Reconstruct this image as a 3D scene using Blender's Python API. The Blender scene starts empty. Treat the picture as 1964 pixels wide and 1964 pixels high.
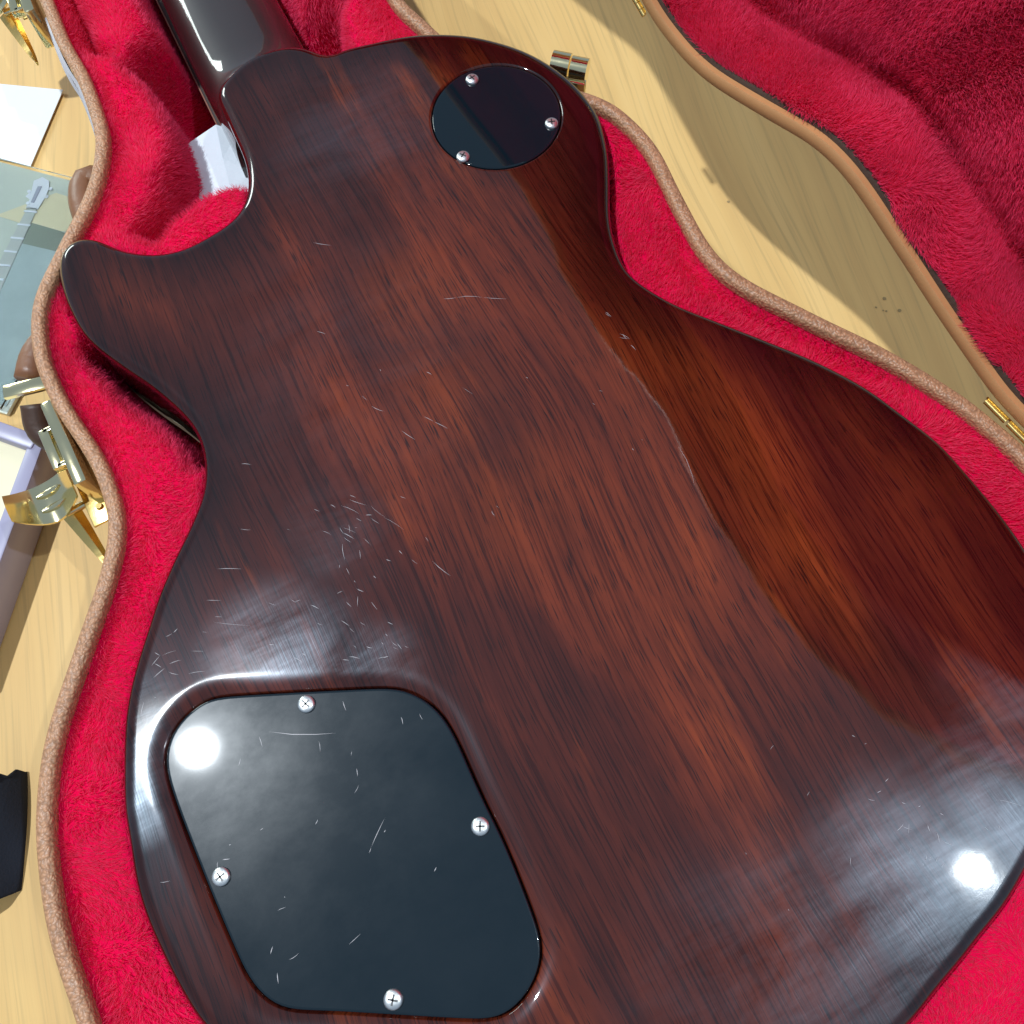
import bpy, bmesh, math, random
import numpy as np
from mathutils import Matrix, Vector
from mathutils.geometry import delaunay_2d_cdt
rng = np.random.default_rng(7); random.seed(7)
S = bpy.context.scene
COL = S.collection

# ------------------------------------------------------------------ camera, world, lamps, exposure
TURN = math.radians(26.4)                      # the guitar and case lie turned on the table
ZB = 0.100                                     # height of the guitar's back above the table
CAM_LOC = (0.0, 0.0, 0.411)
pitch, roll = math.radians(19.5), math.radians(1.5)
CAM_ROT = Matrix.Rotation(roll, 3, 'Y') @ Matrix.Rotation(pitch, 3, 'X')
cam = bpy.data.objects.new('camera', bpy.data.cameras.new('camera'))
COL.objects.link(cam); S.camera = cam
cam.matrix_world = Matrix.Translation(CAM_LOC) @ CAM_ROT.to_4x4()
cam.data.sensor_width = 36; cam.data.lens = 0.9 * 36
cam.data.clip_start = 0.01; cam.data.clip_end = 50

wd = bpy.data.worlds.new('World'); S.world = wd; wd.use_nodes = True
wd.node_tree.nodes['Background'].inputs[0].default_value = (0.255, 0.335, 0.44, 1)
wd.node_tree.nodes['Background'].inputs[1].default_value = 1.0

def disk_lamp(name, loc, target, power, radius, color):
    L = bpy.data.lights.new(name, 'AREA'); L.shape = 'DISK'; L.size = radius * 2
    L.energy = power; L.color = color
    o = bpy.data.objects.new(name, L); COL.objects.link(o); o.location = loc
    o.rotation_euler = (Vector(target) - Vector(loc)).to_track_quat('-Z', 'Y').to_euler()
    return o
disk_lamp('ceiling_lamp', (-0.908, 0.227, 2.30), (0, 0.1, 0), 52, 0.026, (0.87, 0.945, 1.0))
disk_lamp('ceiling_lamp', (1.097, -0.079, 2.30), (0, 0.1, 0), 15, 0.018, (0.85, 0.935, 1.0))
wl = disk_lamp('window_light', (-1.55, 1.50, 0.78), (0, 0.1, 0.1), 12, 0.3, (0.88, 1.0, 0.95)); wl.data.shape = 'RECTANGLE'; wl.data.size = 0.55; wl.data.size_y = 0.40

S.cycles.max_bounces = 8; S.cycles.diffuse_bounces = 4; S.cycles.glossy_bounces = 4
S.view_settings.view_transform = 'Standard'; S.view_settings.look = 'None'
S.view_settings.exposure = 0.0; S.view_settings.gamma = 1.0
S.view_settings.use_curve_mapping = False

# ------------------------------------------------------------------ measured outlines, mm in the guitar's own axes (across, along)
BODY = [(64.5, 330.5), (72.1, 330.8), (84.7, 328.5), (99.9, 324.9), (113.1, 319.2), (125.3, 311.4), (136.1, 300.9), (143.4, 291.3), (148.4, 281.7), (151.2, 274.3), (153.5, 266.0), (154.6, 256.1), (154.4, 245.8), (150.8, 233.1), (147.6, 224.8), (140.8, 211.4), (134.6, 199.6), (130.5, 188.4), (128.1, 175.0), (130.3, 165.2), (137.3, 151.7), (145.6, 140.6), (161.2, 120.4), (172.3, 105.3), (182.5, 87.9), (188.3, 72.5), (193.6, 57.0), (195.6, 41.6), (196.9, 26.3), (196.9, 9.9), (131.5, -77.3), (125.8, -80.2), (117.3, -83.5), (108.8, -86.0), (100.2, -89.0), (89.5, -92.1), (76.3, -96.3), (-115.8, -2.0), (-116.7, 0.5), (-119.0, 11.0), (-120.5, 22.0), (-121.6, 33.0), (-121.3, 45.1), (-119.2, 57.9), (-117.7, 67.8), (-114.9, 77.2), (-111.6, 86.8), (-107.9, 96.3), (-103.0, 105.4), (-96.9, 114.4), (-90.2, 123.1), (-84.4, 130.9), (-78.6, 137.4), (-73.0, 143.3), (-67.6, 148.4), (-61.8, 154.5), (-57.0, 160.3), (-53.5, 166.7), (-51.3, 173.3), (-50.1, 180.6), (-50.4, 187.7), (-52.4, 195.3), (-55.6, 203.6), (-59.9, 213.1), (-64.8, 221.9), (-69.5, 231.0), (-73.2, 238.8), (-75.9, 247.3), (-76.9, 256.5), (-77.2, 264.5), (-76.5, 273.1), (-75.2, 280.5), (-72.6, 286.1), (-70.1, 288.5), (-65.5, 290.1), (-61.7, 289.5), (-57.7, 287.2), (-55.0, 284.4), (-51.5, 279.4), (-47.2, 274.7), (-42.6, 271.2), (-37.4, 267.9), (-32.2, 266.3), (-26.7, 265.1), (-19.1, 265.7), (-11.6, 266.9), (-5.0, 268.6), (0.4, 271.9), (4.6, 276.4), (7.9, 282.4), (10.1, 289.0), (11.5, 296.2), (12.0, 303.9), (12.2, 312.5), (12.6, 322.0), (12.5, 329.5), (13.3, 334.2)]
CTRL = [(-100.0, 74.0), (-94.0, 84.2), (-88.4, 87.4), (-82.2, 88.5), (-75.8, 87.9), (-25.2, 65.8), (-18.5, 61.7), (-13.2, 54.8), (-11.0, 48.6), (-10.1, 41.5), (-10.5, 19.7), (-10.2, 1.7), (-12.0, -24.3), (-13.9, -30.5), (-18.4, -35.3), (-24.0, -38.8), (-30.9, -40.2), (-37.2, -38.9), (-76.8, -17.0), (-91.0, -9.4), (-94.5, -4.9), (-96.9, 0.5), (-98.1, 7.4), (-100.0, 41.6)]
RIMLO = [(-41.4, 427.5), (-42.0, 404.8), (-41.4, 391.4), (-40.0, 379.4), (-40.2, 364.7), (-41.0, 352.4), (-41.7, 343.2), (-43.4, 337.2), (-47.7, 327.3), (-51.7, 319.9), (-57.0, 312.7), (-62.8, 305.7), (-68.7, 299.8), (-75.6, 291.8), (-82.3, 284.3), (-88.2, 277.3), (-92.3, 269.9), (-94.8, 262.9), (-97.0, 253.1), (-98.2, 246.7), (-97.7, 232.6), (-96.6, 220.5), (-94.0, 207.7), (-91.4, 193.6), (-91.1, 180.0), (-92.0, 169.7), (-94.5, 162.4), (-99.2, 154.6), (-103.7, 147.4), (-113.2, 135.2), (-122.0, 123.4), (-130.7, 111.9), (-138.3, 100.3), (-143.7, 88.1), (-148.1, 75.8), (-150.8, 62.9), (-152.8, 50.3), (-153.6, 37.4), (-153.1, 24.2), (-152.6, 15.7)]
RIMLI = [(-35.2, 424.1), (-34.7, 413.2), (-34.0, 398.8), (-33.8, 385.0), (-33.2, 373.9), (-33.4, 361.1), (-34.0, 348.7), (-35.7, 340.0), (-38.2, 334.4), (-41.8, 326.1), (-46.7, 317.3), (-52.0, 310.2), (-58.7, 303.6), (-64.3, 297.4), (-69.2, 292.5), (-74.6, 287.1), (-80.6, 279.8), (-85.2, 273.1), (-88.3, 266.8), (-90.2, 260.5), (-91.6, 251.9), (-92.7, 241.0), (-92.7, 231.1), (-91.0, 217.6), (-88.3, 206.9), (-85.8, 193.1), (-84.9, 180.8), (-86.3, 169.6), (-88.6, 162.6), (-92.7, 153.9), (-98.1, 144.6), (-108.5, 132.9), (-116.6, 120.6), (-125.6, 109.3), (-132.8, 99.1), (-138.7, 85.6), (-142.5, 73.0), (-145.9, 60.5), (-148.6, 48.2), (-149.1, 35.2), (-149.2, 22.3), (-149.7, 14.2)]
RIMRO = [(109.3, 347.0), (111.4, 339.5), (113.3, 332.9), (115.5, 322.1), (156.1, 265.8), (160.3, 260.4), (165.6, 252.7), (168.4, 242.4), (170.6, 230.5), (170.7, 218.2), (168.6, 204.0), (166.8, 187.7), (165.4, 170.2), (167.3, 157.3), (172.6, 145.8), (180.6, 132.8), (188.8, 119.1), (198.1, 104.7), (206.5, 89.2), (212.4, 76.4), (217.0, 66.0), (218.1, 61.3), (220.1, 54.2), (223.0, 43.5)]
RIMRI = [(101.1, 351.4), (103.9, 340.3), (105.8, 333.1), (108.1, 326.7), (159.7, 253.9), (163.4, 246.3), (165.3, 235.5), (165.9, 224.7), (164.7, 213.8), (161.7, 200.5), (160.2, 184.2), (159.3, 168.1), (161.2, 155.0), (166.1, 143.0), (174.4, 129.1), (182.1, 115.8), (191.0, 102.2), (198.0, 90.5), (205.7, 74.9), (210.1, 64.2), (212.2, 56.8), (214.8, 50.0), (216.4, 42.2), (217.8, 36.6)]
HEEL = [(13.3, 334.2), (14.9, 336.6), (19.9, 339.9), (26.2, 343.4), (33.5, 345.6), (43.2, 345.8), (52.0, 343.5), (59.3, 338.0), (64.5, 330.5)]
SCR1 = [(-21.6, 135.7, -20.0, 133.8), (-15.6, 134.6, -14.3, 132.6), (-12.3, 132.5, -7.4, 126.3), (-7.9, 134.8, -6.3, 132.9), (-8.8, 133.4, -3.8, 128.2), (-2.8, 128.1, 0.5, 120.7), (-0.4, 121.6, 4.3, 113.6), (-4.5, 123.3, -2.4, 119.6), (-15.0, 124.5, -11.4, 120.1), (-15.7, 122.7, -13.0, 118.7), (-16.1, 121.0, -14.4, 117.9), (-9.3, 125.7, -7.9, 123.5), (-9.8, 117.5, -8.6, 113.9), (9.9, 107.8, 10.3, 105.8), (-0.5, 107.6, 0.1, 105.7), (-22.2, 126.7, -19.7, 123.8), (-48.2, 140.7, -44.7, 138.5), (-33.2, 133.2, -32.2, 132.2), (-68.3, 121.5, -63.4, 118.9), (-67.6, 114.6, -65.1, 113.2), (-73.3, 111.5, -71.7, 110.5), (-68.8, 113.0, -57.2, 105.8), (-49.0, 111.0, -46.7, 108.5), (-41.5, 108.3, -40.0, 106.2), (-24.5, 98.7, -23.6, 96.2), (-61.0, 130.5, -52.7, 126.3), (-38.9, 164.3, -35.6, 162.3), (-88.6, 115.4, -86.2, 115.7), (-85.4, 115.5, -82.8, 115.6), (-82.4, 115.7, -80.5, 116.5), (-93.0, 108.1, -89.1, 110.2), (-88.6, 109.9, -83.1, 109.2), (-96.3, 104.8, -92.7, 107.0), (-93.8, 103.9, -88.9, 105.4), (-87.4, 106.0, -83.1, 105.5), (-79.1, 106.9, -74.8, 104.6), (-82.6, 99.9, -76.9, 98.0), (-84.1, 98.3, -78.6, 94.9), (-80.4, 97.1, -74.9, 94.7), (-101.8, 93.4, -99.0, 97.9), (-105.1, 89.9, -102.8, 93.3), (-72.2, 95.0, -68.7, 90.9), (-48.2, 89.0, -46.0, 85.6), (-50.8, 90.6, -49.1, 86.8), (-38.5, 82.7, -39.1, 80.4), (-28.7, 93.5, -26.8, 90.2), (-27.0, 89.9, -26.1, 87.4), (-23.0, 89.9, -21.8, 88.0), (-28.3, 83.7, -27.7, 82.0), (-19.3, 80.2, -18.8, 79.0), (-14.6, 77.5, -13.9, 74.5), (-19.0, 104.6, -18.8, 103.6), (-12.3, 103.1, -11.8, 101.8), (-19.7, 110.1, -19.6, 107.2), (-17.3, 119.1, -19.0, 112.6), (8.5, 98.7, 12.1, 90.5), (2.1, 102.7, 3.5, 99.8)]
SCR2 = [(57.0, 193.7, 61.8, 191.8), (61.8, 191.8, 71.1, 187.1), (71.1, 187.1, 79.3, 182.1), (29.0, 151.2, 31.6, 147.4), (31.6, 147.4, 35.1, 142.4), (13.4, 164.0, 16.9, 159.6), (12.0, 169.6, 13.0, 166.6), (19.4, 149.6, 22.5, 143.7), (35.3, 106.1, 35.6, 103.5), (37.7, 107.2, 38.2, 105.8), (7.2, 203.1, 10.0, 200.2), (21.4, 241.6, 27.6, 236.8), (109.9, 159.0, 111.3, 156.4), (109.7, 147.4, 113.2, 144.7), (111.6, 147.8, 111.9, 145.4), (112.0, 142.5, 112.7, 139.4), (47.1, 155.5, 49.6, 150.7), (37.7, 167.6, 39.1, 165.5), (8.3, 176.4, 9.1, 175.5), (92.2, 130.7, 93.3, 129.8), (87.6, 127.3, 88.1, 126.1), (96.7, 106.2, 96.7, 105.5), (91.8, 104.5, 92.1, 103.6), (70.5, 148.3, 70.8, 147.4), (22.4, 176.6, 22.6, 175.8)]
SCR3 = [(80.2, -9.4, 82.0, -8.7), (85.4, -48.5, 84.0, -50.8), (102.1, -55.9, 103.6, -54.6), (105.5, -59.7, 107.0, -58.4), (106.3, -60.4, 108.1, -59.2), (108.1, -61.6, 109.6, -60.5), (108.7, -63.6, 110.6, -62.8), (102.5, -48.4, 105.7, -47.6), (112.7, -45.4, 113.6, -45.5), (107.7, -34.3, 109.3, -33.9), (108.4, -21.5, 109.3, -21.6), (106.3, -17.3, 107.0, -18.3), (127.8, -59.5, 128.2, -60.9), (132.1, -61.1, 131.8, -62.4), (135.7, -54.4, 142.4, -60.2), (117.6, -75.5, 119.0, -76.7), (83.0, -27.0, 84.6, -26.2), (56.6, -32.8, 56.8, -33.5), (59.9, -52.7, 59.9, -53.2)]
SCR4 = [(-51.2, 59.5, -52.2, 55.8), (-38.9, 68.0, -39.2, 64.4), (-42.6, 51.5, -43.4, 50.2), (-43.4, 45.7, -44.1, 43.2), (-47.2, 38.8, -44.7, 40.7), (-48.8, 21.2, -41.2, 27.5), (-50.1, 19.9, -48.8, 21.2), (-62.3, 35.6, -60.8, 36.7), (-66.4, -1.7, -61.6, -0.4), (-33.7, 5.7, -32.5, 6.6), (-93.0, 39.0, -90.6, 38.1), (-94.5, 39.2, -95.4, 37.0), (-89.1, 6.6, -87.6, 8.4), (-84.6, 2.6, -81.0, 3.0), (-68.5, 69.8, -68.8, 65.8), (-78.1, 63.8, -76.5, 65.9), (-23.5, 54.4, -24.0, 51.7), (-17.5, 52.6, -17.4, 50.1), (-78.9, 41.9, -77.6, 42.1), (-43.3, 23.5, -42.5, 24.0), (-89.5, 42.1, -88.9, 42.1), (-79.2, 20.0, -79.0, 19.7), (-89.1, 0.9, -89.9, -2.2), (-65.2, 69.8, -44.8, 59.1), (-82.6, 17.2, -79.7, 16.9)]
LIDNEAR = [(217.5, 20.4), (205.7, 16.8), (191.1, 14.0), (173.9, 14.7), (154.8, 19.4), (134.3, 25.0), (117.6, 29.9), (104.1, 30.4), (90.3, 27.8), (75.6, 23.0), (58.0, 17.5), (40.6, 11.8), (22.5, 6.9), (3.1, 1.8)]
SWC = (114.8, 264.5)
SWSCREW = [(114.1, 286.7), (133.5, 249.8), (93.1, 251.6)]
CSCREW = [(-50.3, 72.4), (-14.8, 11.4), (-95.0, 34.4), (-60.0, -21.6)]
# body outline past the part the photograph shows, closed by symmetry about the centre line
_tail = [(194.5, -8), (187, -26), (174, -47), (155, -65)]
_tail2 = [(56, -100), (36, -101.5), (0, -98), (-45, -81), (-80, -53), (-104, -27)]
BODY = BODY[:30] + _tail + BODY[30:37] + _tail2 + BODY[37:]
CX, CY = 36.5, 110.0                           # guitar centre line / frame origin

# ------------------------------------------------------------------ helpers
def L(u, v): return ((u - CX) / 1000.0, (v - CY) / 1000.0)
FRAME_LOC = Vector((math.cos(TURN) * CX - math.sin(TURN) * CY, math.sin(TURN) * CX + math.cos(TURN) * CY, 0)) / 1000
def to_world(P):
    P = np.asarray(P, float); c, s = math.cos(TURN), math.sin(TURN)
    return np.c_[c * P[:, 0] - s * P[:, 1] + FRAME_LOC.x, s * P[:, 0] + c * P[:, 1] + FRAME_LOC.y, P[:, 2]]
CR = np.array(CAM_ROT)
def in_view(P, margin):
    c = (to_world(P) - np.array(CAM_LOC)) @ CR
    x = 0.9 * c[:, 0] / -c[:, 2]; y = 0.9 * c[:, 1] / -c[:, 2]
    return (np.abs(x) < 0.5 + margin) & (np.abs(y) < 0.5 + margin)

def catmull(pts, n, closed=True, smooth=0):
    P = np.array(pts, float)
    out = []
    m = len(P)
    rngk = range(m) if closed else range(m - 1)
    for i in rngk:
        p0 = P[(i - 1) % m] if closed or i > 0 else 2 * P[0] - P[1]
        p1 = P[i]; p2 = P[(i + 1) % m]
        p3 = P[(i + 2) % m] if closed or i < m - 2 else 2 * P[-1] - P[-2]
        for t in np.linspace(0, 1, 12, endpoint=False):
            out.append(0.5 * ((2 * p1) + (-p0 + p2) * t + (2 * p0 - 5 * p1 + 4 * p2 - p3) * t * t + (-p0 + 3 * p1 - 3 * p2 + p3) * t ** 3))
    if not closed: out.append(P[-1])
    Q = np.array(out)
    if closed: Q = np.vstack([Q, Q[:1]])
    d = np.r_[0, np.cumsum(np.linalg.norm(np.diff(Q, axis=0), axis=1))]
    s = np.linspace(0, d[-1], n + 1)[:-1] if closed else np.linspace(0, d[-1], n)
    R = np.c_[tuple(np.interp(s, d, Q[:, k]) for k in range(Q.shape[1]))]
    for _ in range(smooth):
        if closed: R = (np.roll(R, 1, 0) + 2 * R + np.roll(R, -1, 0)) / 4
        else: R[1:-1] = (R[:-2] + 2 * R[1:-1] + R[2:]) / 4
    return R
def area2(P): return 0.5 * np.sum(P[:, 0] * np.roll(P[:, 1], -1) - np.roll(P[:, 0], -1) * P[:, 1])
def ccw(P): return P if area2(P) > 0 else P[::-1].copy()
def normals2(P):                                # outward normals of a ccw loop
    t = np.roll(P, -1, 0) - np.roll(P, 1, 0); t /= np.linalg.norm(t, axis=1)[:, None]
    return np.c_[t[:, 1], -t[:, 0]]
def offset(P, d): return P + normals2(P) * d
def sdf(Q, P):                                  # + inside
    Q = np.asarray(Q, float); best = np.full(len(Q), 1e9); inside = np.zeros(len(Q), bool)
    A = P; B = np.roll(P, -1, 0)
    for a, b in zip(A, B):
        ab = b - a; t = np.clip(((Q - a) @ ab) / (ab @ ab + 1e-12), 0, 1)
        best = np.minimum(best, np.sum((Q - a - t[:, None] * ab) ** 2, axis=1))
        c = ((a[1] > Q[:, 1]) != (b[1] > Q[:, 1]))
        if b[1] != a[1]:
            inside ^= c & (Q[:, 0] < (b[0] - a[0]) * (Q[:, 1] - a[1]) / (b[1] - a[1]) + a[0])
    d = np.sqrt(best); return np.where(inside, d, -d)
def vnoise(x, y, seed):
    r = np.random.default_rng(seed); T = r.random((64, 64))
    xi = np.floor(x).astype(int); yi = np.floor(y).astype(int); fx = x - xi; fy = y - yi
    fx = fx * fx * (3 - 2 * fx); fy = fy * fy * (3 - 2 * fy)
    g = lambda i, j: T[i % 64, j % 64]
    return (g(xi, yi) * (1 - fx) + g(xi + 1, yi) * fx) * (1 - fy) + (g(xi, yi + 1) * (1 - fx) + g(xi + 1, yi + 1) * fx) * fy

def make(name, verts, faces, mat, parent=None, smooth=True, flat_faces=None):
    me = bpy.data.meshes.new(name)
    me.from_pydata([tuple(map(float, v)) for v in verts], [], [tuple(int(i) for i in f) for f in faces])
    me.validate()
    if smooth: me.polygons.foreach_set('use_smooth', [True] * len(me.polygons))
    o = bpy.data.objects.new(name, me); COL.objects.link(o)
    for m in (mat if isinstance(mat, (list, tuple)) else [mat]): me.materials.append(m)
    if parent: o.parent = parent
    return o
def empty(name, loc=None, rz=TURN):
    o = bpy.data.objects.new(name, None); COL.objects.link(o); o.empty_display_size = 0.03
    o.location = loc if loc is not None else FRAME_LOC; o.rotation_euler = (0, 0, rz); return o
def tag(o, label=None, cat=None, group=None, kind=None):
    for k, v in (('label', label), ('category', cat), ('group', group), ('kind', kind)):
        if v: o[k] = v
    return o
def at_frame(o): o.location = FRAME_LOC; o.rotation_euler = (0, 0, TURN); return o
class MB:                                       # small mesh collector
    def __init__(s): s.v = []; s.f = []; s.m = []
    def add(s, v, f, m=0):
        k = len(s.v); s.v += [tuple(map(float, p)) for p in v]; s.f += [tuple(int(i) + k for i in q) for q in f]; s.m += [m] * len(f)
    def loft(s, rings, closed=True, cap0=False, cap1=False, m=0):
        n = len(rings[0]); v = [p for r in rings for p in r]; f = []
        for i in range(len(rings) - 1):
            for j in range(n if closed else n - 1):
                a = i * n + j; b = i * n + (j + 1) % n
                f.append((a, b, b + n, a + n))
        if cap0: f.append(tuple(range(n))[::-1])
        if cap1: f.append(tuple(range((len(rings) - 1) * n, len(rings) * n)))
        s.add(v, f, m)
    def box(s, c, sx, sy, sz, rz=0, b=0.0004, M=None, m=0):     # bevelled box
        bm = bmesh.new(); bmesh.ops.create_cube(bm, size=1)
        bmesh.ops.scale(bm, vec=(sx, sy, sz), verts=bm.verts)
        if b: bmesh.ops.bevel(bm, geom=bm.edges[:], offset=b, segments=2, affect='EDGES', profile=0.5)
        T = M if M is not None else Matrix.Translation(c) @ Matrix.Rotation(rz, 4, 'Z')
        bm.verts.index_update()
        s.add([T @ v.co for v in bm.verts], [[v.index for v in f.verts] for f in bm.faces], m); bm.free()
    def tube(s, path, r, seg=12, m=0, flat=None):
        P = [Vector(p) for p in path]; rings = []
        for i, p in enumerate(P):
            t = (P[min(i + 1, len(P) - 1)] - P[max(i - 1, 0)]).normalized()
            a = t.cross(Vector((0, 0, 1)));  a = a.normalized() if a.length > 1e-4 else Vector((1, 0, 0))
            b = a.cross(t).normalized(); rr = r[i] if isinstance(r, (list, tuple)) else r
            k = flat if flat else 1.0
            rings.append([p + a * rr * math.cos(q) + b * rr * k * math.sin(q) for q in np.linspace(0, 2 * math.pi, seg, endpoint=False)])
        s.loft(rings, True, True, True, m)
    def build(s, name, mat, parent=None, smooth=True):
        o = make(name, s.v, s.f, mat, parent, smooth)
        if isinstance(mat, (list, tuple)): o.data.polygons.foreach_set('material_index', s.m)
        return o
def sharp(o, ang=40):
    o.data.set_sharp_from_angle(angle=math.radians(ang)); return o
def poly_fill(loop, holes=(), extra=None):       # triangles inside loop minus holes
    pts = []; edges = []
    for lp in [loop, *holes]:
        k = len(pts); n = len(lp); pts += [Vector((p[0], p[1])) for p in lp]; edges += [(k + i, k + (i + 1) % n) for i in range(n)]
    if extra is not None: pts += [Vector((p[0], p[1])) for p in extra]
    V, E, F, *_ = delaunay_2d_cdt(pts, edges, [], 0, 1e-7)
    V = np.array([(p.x, p.y) for p in V]); F = np.array([f[:3] for f in F])
    c = V[F].mean(1); ok = sdf(c, np.array(loop)) > 0
    for h in holes: ok &= sdf(c, np.array(h)) < 0
    F = F[ok]
    t = V[F]; a = (t[:, 1, 0] - t[:, 0, 0]) * (t[:, 2, 1] - t[:, 0, 1]) - (t[:, 1, 1] - t[:, 0, 1]) * (t[:, 2, 0] - t[:, 0, 0])
    F[a < 0] = F[a < 0][:, ::-1]
    return V, F

# ------------------------------------------------------------------ materials
class NT:
    def __init__(s, name):
        s.mat = bpy.data.materials.new(name); s.mat.use_nodes = True
        s.t = s.mat.node_tree; s.b = s.t.nodes['Principled BSDF']; s.out = s.t.nodes['Material Output']
        s.tc = s.t.nodes.new('ShaderNodeTexCoord')
    def n(s, kind, **kw):
        x = s.t.nodes.new('ShaderNode' + kind)
        for k, v in kw.items():
            if k in x.inputs: x.inputs[k].default_value = v
            else: setattr(x, k, v)
        return x
    def link(s, a, b): s.t.links.new(a, b)
    def map(s, scale, rot=(0, 0, 0), loc=(0, 0, 0), src=None):
        m = s.n('Mapping'); m.inputs['Scale'].default_value = scale; m.inputs['Rotation'].default_value = rot; m.inputs['Location'].default_value = loc
        s.link(src or s.tc.outputs['Object'], m.inputs['Vector']); return m.outputs[0]
    def noise(s, vec, scale, detail=3, rough=0.55, dist=0.0):
        x = s.n('TexNoise'); x.inputs['Scale'].default_value = scale; x.inputs['Detail'].default_value = detail
        x.inputs['Roughness'].default_value = rough; x.inputs['Distortion'].default_value = dist
        s.link(vec, x.inputs['Vector']); return x.outputs['Fac']
    def ramp(s, fac, stops):
        x = s.n('ValToRGB'); e = x.color_ramp.elements
        while len(e) < len(stops): e.new(0.5)
        for i, (p, c) in enumerate(stops):
            e[i].position = p; e[i].color = c if len(c) == 4 else (*c, 1)
        s.link(fac, x.inputs[0]); return x.outputs[0]
    def math(s, op, a, b=None, clamp=False):
        x = s.n('Math', operation=op); x.use_clamp = clamp
        for i, q in enumerate((a, b)):
            if q is None: continue
            if isinstance(q, (int, float)): x.inputs[i].default_value = q
            else: s.link(q, x.inputs[i])
        return x.outputs[0]
    def mix(s, fac, a, b, mode='MIX'):
        x = s.n('Mix', data_type='RGBA', blend_type=mode)
        for i, q in ((0, fac), (6, a), (7, b)):
            if isinstance(q, (int, float)): x.inputs[i].default_value = q
            elif isinstance(q, tuple): x.inputs[i].default_value = q if len(q) == 4 else (*q, 1)
            else: s.link(q, x.inputs[i])
        return x.outputs[2]
    def bump(s, h, strength, dist, prev=None, where='Normal'):
        x = s.n('Bump'); x.inputs['Strength'].default_value = strength; x.inputs['Distance'].default_value = dist
        s.link(h, x.inputs['Height'])
        if prev: s.link(prev, x.inputs['Normal'])
        return x.outputs[0]
    def set(s, **kw):
        for k, v in kw.items():
            k = k.replace('_', ' ')
            if hasattr(v, 'is_output'): s.link(v, s.b.inputs[k])
            else: s.b.inputs[k].default_value = (*v, 1) if isinstance(v, tuple) and len(v) == 3 else v
        return s

def sphere_mask(m, u, v, r, zero=0.0):           # 1 at (u,v) falling to 0 at r mm, in guitar axes
    x, y = L(u, v)
    q = m.n('VectorMath', operation='DISTANCE'); m.link(m.flat, q.inputs[0]); q.inputs[1].default_value = (x, y, 0)
    k = m.n('MapRange', interpolation_type='SMOOTHSTEP'); k.inputs['From Min'].default_value = r / 1000; k.inputs['From Max'].default_value = 0
    m.link(q.outputs['Value'], k.inputs['Value']); return k.outputs[0]

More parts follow.
